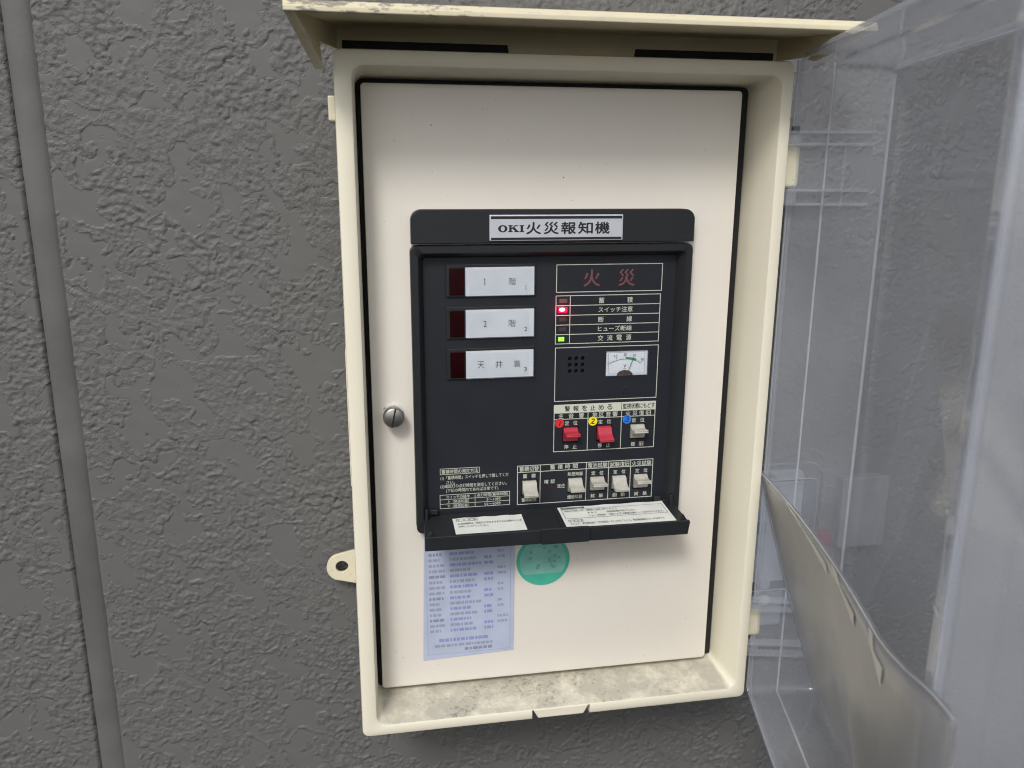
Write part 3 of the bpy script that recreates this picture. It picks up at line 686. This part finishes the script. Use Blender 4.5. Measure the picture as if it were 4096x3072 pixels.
q((-.0366, -.0027), (-.0357, -.0027), (-.0357, -.0019), (-.0366, -.0019)); q((-.0338, -.0027), (-.0329, -.0027), (-.0329, -.0019), (-.0338, -.0019))
q((-.0366, .0019), (-.0357, .0019), (-.0357, .0027), (-.0366, .0027)); q((-.0338, .0019), (-.0329, .0019), (-.0329, .0027), (-.0338, .0027))
link('lettering', mb.mesh(fix=False), 'ink', npl)

def serif_one(x, z, h, y, mt, parent):
    mb = MB(); w = h*.11
    mb.rect(x-w/2, x+w/2, z, z+h, y); mb.rect(x-h*.17, x+h*.17, z, z+h*.06, y-.00001)
    mb.add([(x-h*.17, y-.00001, z+h*.80), (x-w/2, y-.00001, z+h*.86), (x-w/2, y-.00001, z+h), (x-h*.17, y-.00001, z+h*.85)], [(0, 1, 2, 3)])
    link('lettering', mb.mesh(fix=False), mt, parent)
# three zone windows
for i, (zt, a, big) in enumerate(((122.6, '1', '1　　階'), (88.2, '2', '2　　階'), (54.0, '3', '天　井　裏'))):
    zb0 = zt - 26.0
    zw = MB().box(-94.6*k, -21.2*k, FY-.0022, FY+.0005, zb0*k, zt*k).build('zone_window', 'black', pan, bevel=.0005)
    MB().box(-91.8*k, -79.9*k, FY-.0029, FY-.0018, (zb0+1.4)*k, (zt-2.6)*k).build('lamp_lens', 'lens', zw, bevel=.0004)
    MB().box(-78.8*k, -22.3*k, FY-.00245, FY-.0020, (zb0+.6)*k, (zt-2.4)*k).build('card_backing', 'meter_grey', zw)
    MB().rect(-76.0*k, -26.4*k, (zb0+2.0)*k, (zt-4.8)*k, FY-.00265).build('label_card', 'paper', zw)
    MB().box(-78.9*k, -22.2*k, FY-.0058, FY-.0034, (zb0+.5)*k, (zt-2.3)*k).build('clear_window', 'glass', zw, bevel=.0007)
    ly = FY-.00275; zc_ = (zt-14.2)*k
    if i < 2:
        chars([('階', -40.4*k, zc_)], .0060, ly, 'greyink', zw, .0058)
        if i == 0: serif_one(-63.1*k, zc_-.0026, .0053, ly, 'greyink', zw)
        else: letter(a, -64.4*k, -61.5*k, zc_-.0026, zc_+.0026, ly, 'greyink', zw)
    else: chars([(c, x*k, zc_) for c, x in zip('天井裏', (-66.5, -51.3, -36.2))], .0060, ly, 'greyink', zw, .0060)
    if i == 0: serif_one(-29.2*k, zc_-.0068, .0037, ly, 'smallink', zw)
    else: letter(a, -30.2*k, -27.9*k, zc_-.0068, zc_-.0032, ly, 'smallink', zw, .01)

# indicator lamps
for x0, x1, z0, z1, mt in ((-.4, 6.4, 89.7, 92.9, 'led_dim'), (-1.2, 6.4, 81.5, 85.8, 'led_red'), (-.4, 5.9, 73.8, 77.0, 'led_off'), (-.5, 5.9, 65.5, 68.8, 'led_off'), (-.7, 4.3, 57.2, 60.7, 'led_green')):
    lo = MB().box(x0*k, x1*k, FY-.0004, FY+.0006, z0*k, z1*k).build('indicator_lamp', mt, pan, bevel=.0002)
    if mt == 'led_red':
        lo['label'] = 'lit red lamp'
        pd = bpy.data.lights.new('lamp_light', 'POINT'); pd.energy = 0.005; pd.color = (1.0, 0.02, 0.08); pd.shadow_soft_size = .0008
        po = bpy.data.objects.new('lamp_light', pd); COL.objects.link(po); po.location = (.0024, FY-.0036, .0836); po.parent = lo
        rings = [[((2.1+a*math.cos(t))*k, y, (83.9+b*math.sin(t))*k) for t in np.linspace(0, 2*math.pi, 20, endpoint=False)] for a, b, y in ((2.5, 1.7, FY-.00045), (1.9, 1.2, FY-.0008))]
        MB().loft(rings).build('lamp_core', 'led_core', lo)
    if mt == 'led_green': lo['label'] = 'lit green lamp'
MB().box(6*k, 25*k, FY+.004, FY+.005, 27*k, 46*k).build('speaker_back', 'dark', pan)

# voltmeter
vm = MB().box(41.5*k, 78.7*k, FY+.0014, FY+.0045, 25.4*k, 47.3*k).build('voltmeter', 'meter_grey', pan)
vy = FY + .0012
MB().rect(42.6*k, 77.6*k, 26.0*k, 46.4*k, vy).build('dial', 'dial', vm)
MB().frame(44.0*k, 76.2*k, 27.0*k, 45.6*k, .22*k, vy-.0001).build('dial_border', 'greyink', vm)
cx, cz, rad = 58.7, 12.9, 26.8
sc = MB(); ap = lambda a, b: (a*k, vy-.0002, b*k)
arc = [(cx+rad*math.sin(t), cz+rad*math.cos(t)) for t in np.linspace(-.555, .555, 40)]
ribbon(sc, arc, .32, ap)
for i in range(21):
    t = -.555 + 1.11*i/20; l = 2.6 if i % 5 == 0 else 1.7
    ribbon(sc, [(cx+rad*math.sin(t), cz+rad*math.cos(t)), (cx+(rad+l)*math.sin(t), cz+(rad+l)*math.cos(t))], .34 if i % 5 == 0 else .24, ap)
link('scale', sc.mesh(fix=False), 'ink', vm)
gb = MB(); ribbon(gb, [(cx+(rad+.95)*math.sin(t), cz+(rad+.95)*math.cos(t)) for t in np.linspace(.02, .37, 20)], 1.7, lambda a, b: (a*k, vy-.0001, b*k))
link('green_range', gb.mesh(fix=False), 'gauge_green', vm)
for s, x, z in (('10', 50.3, 42.5), ('20', 58.5, 43.6), ('30', 66.9, 42.8), ('40', 74.0, 39.0)):
    letter(s, (x-1.35)*k, (x+1.35)*k, (z-1.25)*k, (z+1.25)*k, vy-.0002, 'ink', vm, .0)
letter('V', 57.4*k, 59.7*k, 32.2*k, 35.2*k, vy-.0002, 'ink', vm, .01)
MB().rect(57.4*k, 59.8*k, 31.1*k, 31.4*k, vy-.0002).build('scale_mark', 'ink', vm)
hub = [(58.6+7*math.cos(t), 25.8+4.4*math.sin(t)) for t in np.linspace(0, math.pi, 24)]
MB().prism([(a*k, b*k) for a, b in hub], vy-.0012, vy-.0003).build('movement', 'brass', vm)
MB().prism([(a*k, b*k) for a, b in ((56.5, 26), (60.8, 26), (61.6, 28.8), (58.2, 29.2))], vy-.0016, vy-.0013).build('movement_bracket', 'brass', vm)
nd = MB(); ribbon(nd, [(60.9, 28.2), (63.4, 34.9), (65.9, 41.6)], .55, lambda a, b: (a*k, vy-.0016, b*k)); link('needle', nd.mesh(fix=False), 'ink', vm)
MB().box(41.7*k, 78.5*k, FY-.0022, FY-.0008, 25.6*k, 47.1*k).build('glass', 'glass', vm, bevel=.0008)
sw = MB().disc(.0599, .0128, .0036, FY-.0005, FY+.0002).build('zero_screw', 'black', pan, bevel=.0003)
MB().prism([(.0599+a*k, .0128+b*k) for a, b in ((-2.4, 1.9), (-2.0, 2.4), (2.4, -1.9), (2.0, -2.4))][::-1], FY-.0006, FY-.0004).build('slot', 'dark', sw)

# rocker switches
prof = [(-4, 6.3), (0, 6.3), (1.2, 5.6), (2.4, 4.0), (3.6, 2.7), (5.4, 1.8), (7.5, 1.5), (11.6, 1.35), (12, 1.1), (12, .25), (11.5, .0), (12, -.25), (12, -1.1), (11.6, -1.35), (7.5, -1.5), (5.4, -1.8), (3.6, -2.7), (2.4, -4.0), (1.2, -5.6), (0, -6.3), (-4, -6.3)]
def rocker(xa, xb, zc, ang, mt):
    wl = MB().add(*(lambda b: (b.v, b.f))(MB().box((xa-.6)*k, (xb+.6)*k, FY+.0085, FY+.0095, (zc-8)*k, (zc+8)*k)))
    rk = wl.build('rocker_switch', 'dark', pan)
    c, s = math.cos(R(ang)), math.sin(R(ang)); px = -2.0
    ring = lambda x: [(x*k, FY+.0004-((a-px)*c - b*s + px)*k, (zc + (a-px)*s + b*c)*k) for a, b in prof]
    MB().loft([ring(xa+.9), ring(xb-.9)]).build('paddle', mt, rk, bevel=.0002, smooth=True)
for (a, b), ang, mt in zip(SW1, (10, -17, 12), ('red', 'red', 'grey')): rocker(a, b, Z1c, ang, mt)
for (a, b), ang in zip(SW2, (-17, -6, 10, -15, 11)): rocker(a, b, Z2c, ang, 'grey')

# latch
la = MB().disc(-.1396, .0005, .0087, DY-.0022, DY-.0001).build('latch', 'washer', pan, bevel=.0006)
MB().disc(-.1396, .0005, .0050, .0270, DY-.002).build('latch_stem', 'dark', la)
ld = MB(); n = 40
ld.loft([[(-.1396+r*math.cos(2*math.pi*i/n), y, .0005+r*math.sin(2*math.pi*i/n)) for i in range(n)] for r, y in ((.0078, .0275), (.0086, .0268), (.0086, .0225), (.0080, .0212), (.0070, .0206))])
ld.build('latch_disc', 'steel', la, smooth=True)
c, s = math.cos(R(78)), math.sin(R(78))
MB().prism([(-.1396+(a*c-b*s)*k, .0005+(a*s+b*c)*k) for a, b in ((-7.9, -.65), (7.9, -.65), (7.9, .65), (-7.9, .65))], .0204, .0212).build('latch_slot', 'dark', la)

# folded-down flap below the switches
fh, ff = .0300, -.0100
fz = lambda y: -.0905 - (fh-y)*.072
fl = MB().add([(-.1120, fh, fz(fh)), (.0990, fh, fz(fh)), (.1050, .0240, fz(.024)), (.1058, ff, fz(ff)), (-.1185, ff, fz(ff)), (-.1172, .0240, fz(.024))] +
              [(-.1120, fh, fz(fh)-.002), (.0990, fh, fz(fh)-.002), (.1050, .0240, fz(.024)-.002), (.1058, ff, fz(ff)-.002), (-.1185, ff, fz(ff)-.002), (-.1172, .0240, fz(.024)-.002)],
              [(0, 5, 4, 3, 2, 1), (6, 7, 8, 9, 10, 11)] + [(i, (i+1) % 6, (i+1) % 6+6, i+6) for i in range(6)])
flap = fl.build('flap', 'black', pan, bevel=.0003)
MB().prism([(-.1188, -.1030), (.1046, -.1042), (.1062, -.0932), (.1058, -.0916), (-.1188, -.0908)], ff-.0026, ff-.0001).build('flap_lip', 'black', flap, bevel=.0006)
MB().prism([(.0985, -.0938), (.1052, -.0938), (.1012, -.0872), (.0996, -.0872)], ff+.0003, ff+.003).build('flap_catch', 'black', flap, bevel=.0004)
MB().prism([(-.1175, -.0938), (-.1110, -.0938), (-.1125, -.0880), (-.1140, -.0880)], ff+.0003, ff+.003).build('flap_catch', 'black', flap, bevel=.0004)
MB().prism([(-.0230, -.1036), (.0175, -.1036), (.0185, -.0912), (.0160, -.0896), (-.0240, -.0893)], ff-.0045, ff-.0024).build('flap_grip', 'black', flap, bevel=.0008)
fp = lambda x, y, d=.0002: (x, y, fz(y)+d)
flat = lambda x0, x1, y0, y1, d: MB().add([fp(x0, y0, d), fp(x1, y0, d), fp(x1, y1, d), fp(x0, y1, d)], [(0, 1, 2, 3)])
MB().add([fp(-.0050, .029, .0001), fp(-.0040, .029, .0001), fp(-.0040, ff, .0001), fp(-.0050, ff, .0001)], [(0, 1, 2, 3)]).build('flap_seam', 'dark', flap)
def wavy_label(x0, x1, y0, y1):
    mb = MB(); n = 24; q = 6
    vs = [fp(x0+(x1-x0)*i/n, y0+(y1-y0)*j/q, .00035+.00025*math.sin(i*.9+j*.7)*(j/q)) for j in range(q+1) for i in range(n+1)]
    mb.add(vs, [(j*(n+1)+i, j*(n+1)+i+1, (j+1)*(n+1)+i+1, (j+1)*(n+1)+i) for j in range(q) for i in range(n)])
    return mb.build('instruction_label', 'sticker', flap, smooth=True)
wavy_label(-.0930, -.0335, -.0060, .0222); wavy_label(-.0002, .0958, -.0090, .0300)
def FT(body, x0, x1, yc, h, mt='ink', d=.0008, bold=.0):
    mb = MB(); text_into(mb, body, x0, x1, yc-h/2, yc+h/2, lambda p, q: fp(p, q, d), bold, 'F'); link('lettering', mb.mesh(fix=False), mt, flap)
def FL(x0, x1, y0, y1, w=.0003, d=.00075):
    mb = MB()
    for a, b, c_, e in ((x0, x1, y0, y0+w), (x0, x1, y1-w, y1), (x0, x0+w, y0, y1), (x1-w, x1, y0, y1)):
        mb.add([fp(a, c_, d), fp(b, c_, d), fp(b, e, d), fp(a, e, d)], [(0, 1, 2, 3)])
    link('printed_lines', mb.mesh(fix=False), 'ink', flap)
FL(-.0902, -.0722, .0158, .0198); FT('火　災　試　験', -.0892, -.0735, .0178, .0026)
FT('火災試験時は、地区灯が点灯するまで火災試験スイッチ', -.0897, -.0352, .0112, .0032); FT('を押しつづけてください。', -.0895, -.0640, .0062, .0030)
flat(.0022, .0232, .0253, .0283, .00072).build('printed_bar', 'ink', flap); FT('個別断線常時監視機能付', .0028, .0226, .0268, .0020, 'sticker', .0009)
FL(.0022, .0935, .0072, .0243); FT('断線灯が点滅した時', .0046, .0212, .0212, .0030); FT('⇨連絡先にお問い合せください。', .0222, .0512, .0212, .0032)
FT('断　線　灯', .0240, .0315, .0160, .0030); FT('感知器配線が切れています。', .0408, .0665, .0160, .0032)
FT('ヒューズ断線灯', .0240, .0392, .0108, .0030); FT('地区ベル又は副受信機ヒューズが切れています。', .0415, .0905, .0108, .0034)
FL(.0038, .0165, .0012, .0052); FT('監　視　状　態', .0048, .0156, .0032, .0025)
FT('スイッチ、受信機内部の「交流電源」スイッチは「入」に、受信機前面のスイッチはすべて', .0042, .0870, -.0022, .0036)
for x, w in ((-.1158, .0024), (.1008, .0024)):
    MB().box(x, x+w, .0215, .0262, -.0935, -.0815).build('flap_pivot', 'box_grey' if False else 'black', flap, bevel=.0008)
for x in (-.1110, .0885):
    MB().box(x, x+.0065, FY-.0055, FY-.0002, -.0895, -.0850).build('flap_stop', 'black', pan, bevel=.0006)

# inspection label and round sticker on the door
ly = DY - .0004
il = MB().add([(-.1195, ly, -.2318), (-.0375, ly, -.2290), (-.0365, ly, -.1085), (-.1165, ly, -.1080)], [(0, 1, 2, 3)]).build('inspection_label', 'label_blue', pan)
so = il.modifiers.new('thickness', 'SOLIDIFY'); so.thickness = .0002; so.offset = 1
rr_ = random.Random(9)
bars = {'lb1': MB(), 'lb2': MB(), 'lb3': MB(), 'lb4': MB()}
def run(key, xa, xb, z, h):                  # a run of small print: word-length marks with gaps
    x = xa
    while x < xb - .001:
        w = min(rr_.uniform(.0014, .0052), xb-x); bars[key].rect(x, x+w, z-h/2, z+h/2, ly-.0003); x += w + rr_.uniform(.0005, .0012)
run('lb1', -.1100, -.0560, -.1150, .0034)
z = -.1240
for row in range(16):
    run('lb3' if row % 4 == 1 else 'lb2', -.1130, rr_.uniform(-.104, -.0985), z, .0026)
    run('lb1' if row % 2 else 'lb2', -.0945, rr_.uniform(-.078, -.066), z, .0028)
    if row % 3 != 1: run('lb1', -.0640, -.0560, z, .0028)
    if row % 3: run('lb2', -.0520, rr_.uniform(-.047, -.0425), z, .0024)
    z -= .0053
run('lb1', -.1050, -.0600, -.2130, .0032); run('lb2', -.1090, -.0560, -.2185, .0026); run('lb3', -.0820, -.0560, -.2232, .0028)
for zz_ in np.arange(-.1265, -.207, -.0106): bars['lb4'].rect(-.1150, -.0405, zz_-.0001, zz_+.0001, ly-.00025)
for xx_ in (-.0965, -.0545): bars['lb4'].rect(xx_-.0001, xx_+.0001, -.2085, -.1200, ly-.00026)
for q_, mb in bars.items(): link('printed_rows', mb.mesh(fix=False), q_, il)['kind'] = 'stuff'
link('printed_lines', MB().frame(-.1150, -.0405, -.2265, -.1135, .0003, ly-.0004).mesh(fix=False), 'lb2', il)
gd = MB().disc(-.0107, -.1421, .0244, DY-.0004, DY-.0001, 56).build('round_sticker', 'green_dot', pan)
gp = MB().prism([(-.0107+.0213*math.cos(t), -.1421+.0213*math.sin(t)) for t in np.linspace(R(-38), R(218), 40)], DY-.0006, DY-.00045)
gp.build('sticker_field', 'green_pale', gd)
mb = MB()
for i in range(16):
    a, b = rr_.uniform(-.015, .013), rr_.uniform(-.010, .012)
    mb.rect(-.0107+a, -.0107+a+rr_.choice((.002, .003)), -.1421+b, -.1421+b+.0026, DY-.0007-i*4e-6)
link('printed_rows', mb.mesh(fix=False), 'green_grey', gd)['kind'] = 'stuff'
MB().disc(.0015, .1905, .0005, DY-.00005, DY+.0001, 10).build('paint_speck', 'ink', pan)

# ------------------------------------------------------------------ DOCUMENT SLEEVE leaning in the clear cover
doc = empty('document_sleeve', 'papers in a creased clear sleeve leaning inside the open clear cover', 'document')
def sheet(w_off, s0, s1, t0, t1, seed, peek=0.0, ns=46, nt=30, thick=.0003):
    """s along the cover, t from top edge (0) to bottom (1)"""
    vs = []
    for j in range(nt+1):
        for i in range(ns+1):
            a = s0 + (s1-s0)*i/ns; t = t0 + (t1-t0)*j/nt
            u = min(1.0, max(0.0, (a-.008)/.370)); t += (peek*max(0, math.sin(u*17+1.0)) + (.05*u if t0 > .01 else 0))*(1-j/nt)
            e = min(1.0, max(0.0, (u-.70)/.30)); e = e*e*(3-2*e)
            ztop = -.0600 + .020*e; z = ztop + (-.2715-ztop)*t
            wt = -.0055 + .0090*math.sin(math.pi*min(1.0, u/.86))**.8 if u < .86 else -.0055
            f_ = min(1.0, max(0.0, (u-.35)/.50)); f_ = f_*f_*(3-2*f_)
            wb = .058*(1-f_) - .0062*f_
            tt = max(t, 0.0)
            w = wt + (wb-wt)*(tt**1.2) + (.0035*math.sin(u*7+seed+2*t)*2 + .0018*math.sin(u*31+seed*2+t*9) + .0010*math.sin(u*57+t*21))*tt*(1-tt)*(1-e)*(1-f_)
            vs.append(cv(a, w + w_off, z))
    f = [(j*(ns+1)+i, j*(ns+1)+i+1, (j+1)*(ns+1)+i+1, (j+1)*(ns+1)+i) for j in range(nt) for i in range(ns)]
    return MB().add(vs, f)
for nm, mt, wo_, a, b, t0, t1, sd in (('paper_sheet', 'doc2', 0, .014, .348, .02, .97, .3), ('paper_sheet', 'doc', .0006, .020, .344, .018, .95, .3), ('sleeve_film', 'sleeve', -.0008, .008, .378, .0, 1.0, .3), ('sleeve_film', 'sleeve', .0013, .008, .378, .0, 1.0, .3)):
    o = sheet(wo_, a, b, t0, t1, sd, .035 if mt == 'doc2' else 0).build(nm, mt, doc, smooth=True)
    so = o.modifiers.new('thickness', 'SOLIDIFY'); so.thickness = .00015

def sheet_point(a, t):
    g = sheet(-.0012, a, a+.0001, t, t+.0001, .3, ns=1, nt=1); return g.v[0]
MB().tube([sheet_point(.008+.370*i/60, 0.0) for i in range(61)], .00055, 6).build('sleeve_edge', 'edge', doc, smooth=True)
for a0, a1, dt in ((.070, .168, .034), (.180, .232, .040), (.262, .292, .055)):     # corners of loose papers showing at the top
    n = 8; top = [sheet_point(a0+(a1-a0)*i/n, .006+.012*i/n) for i in range(n+1)]; bot = [sheet_point(a0+(a1-a0)*i/n, .007+.012*i/n+dt*(i/n)**1.4) for i in range(n+1)]
    sh_ = Vector(NN)*-.0006
    MB().add([tuple(Vector(p)+sh_) for p in top+bot], [(i, i+1, n+2+i, n+1+i) for i in range(n)]).build('paper_corner', 'doc', doc)

# ------------------------------------------------------------------ METER and JUNCTION BOX on the wall beyond the cover
mt_ = empty('electricity_meter', 'clear fronted electricity meter on the wall right of the cabinet, with red seal', 'meter')
def mring(x0, x1, z0, z1, r, y): return rrect(x0, x1, z0, z1, r, y, 8)
MB().loft([mring(.183, .2965, -.205, -.0905, .018, WY-.001), mring(.183, .2965, -.205, -.0905, .018, .105), mring(.1845, .290, -.203, -.0880, .016, .100), mring(.1865, .262, -.200, -.0850, .012, .052), mring(.1885, .256, -.197, -.0870, .010, .048)]).build('meter_cover', 'meter_glass', mt_, smooth=True)
MB().loft([mring(.1880, .276, -.197, -.0960, .010, .104), mring(.1895, .250, -.195, -.0945, .006, .060)]).build('meter_body', 'meter_grey', mt_, smooth=True)
for y_, x1_, z0_, z1_, r_ in ((.049, .260, -.199, -.0855, .010), (.105, .2965, -.205, -.0905, .018)):
    rg = mring(.185, x1_, z0_, z1_, r_, y_); MB().tube(rg + [rg[0]], .0012, 6).build('meter_rim', 'bright_steel', mt_, smooth=True)
MB().rect(.190, .215, -.165, -.118, .0595).build('rating_label', 'sky_label', mt_)
MB().rect(.190, .215, -.144, -.131, .0593).build('label_stripe', 'label_mid', mt_)
mb = MB(); text_into(mb, '年', .2000, .2042, -.1375, -.1333, .0591); text_into(mb, '年', .1965, .2007, -.1435, -.1393, .0591); text_into(mb, '年', .2065, .2107, -.1435, -.1393, .0591)
link('lettering', mb.mesh(fix=False), 'ink', mt_)
for cx_ in (.2095, .2245): MB().disc(cx_, -.0925, .0035, .070, .080, 16).build('cover_screw', 'bright_steel', mt_)
MB().loft([mring(.186, .268, -.262, -.208, .008, WY-.002), mring(.186, .258, -.258, -.208, .008, .065)]).build('terminal_cover', 'meter_glass', mt_, smooth=True)
MB().box(.190, .246, .072, .110, -.252, -.212).build('terminal_block', 'meter_grey', mt_, bevel=.003)
for cz_ in (-.196, -.214): MB().disc(.2165, cz_, .0062, .056, .066, 24).build('terminal_stud', 'meter_grey', mt_, bevel=.001)
MB().tube([(.266, .085, -.1705), (.2840, .085, -.1655)], .0021, 10).build('seal_stem', 'bright_steel', mt_)
MB().box(.2825, .2985, .079, .092, -.1720, -.1580).build('seal_plug', 'seal_red', mt_, bevel=.001).rotation_euler = (0, 0, 0)
jb = empty('junction_box', 'grey junction box on the wall, seen through the clear cover face', 'junction box')
MB().box(.3225, .3720, .1085, WY+.001, -.1870, -.1115).build('box_body', 'box_grey', jb, bevel=.003)
MB().box(.3210, .3735, .1045, .1087, -.1885, -.110).build('lid', 'box_grey', jb, bevel=.0015)
MB().disc(.3540, -.127, .0045, .1030, .1050, 24).build('knockout', 'box_grey', jb)
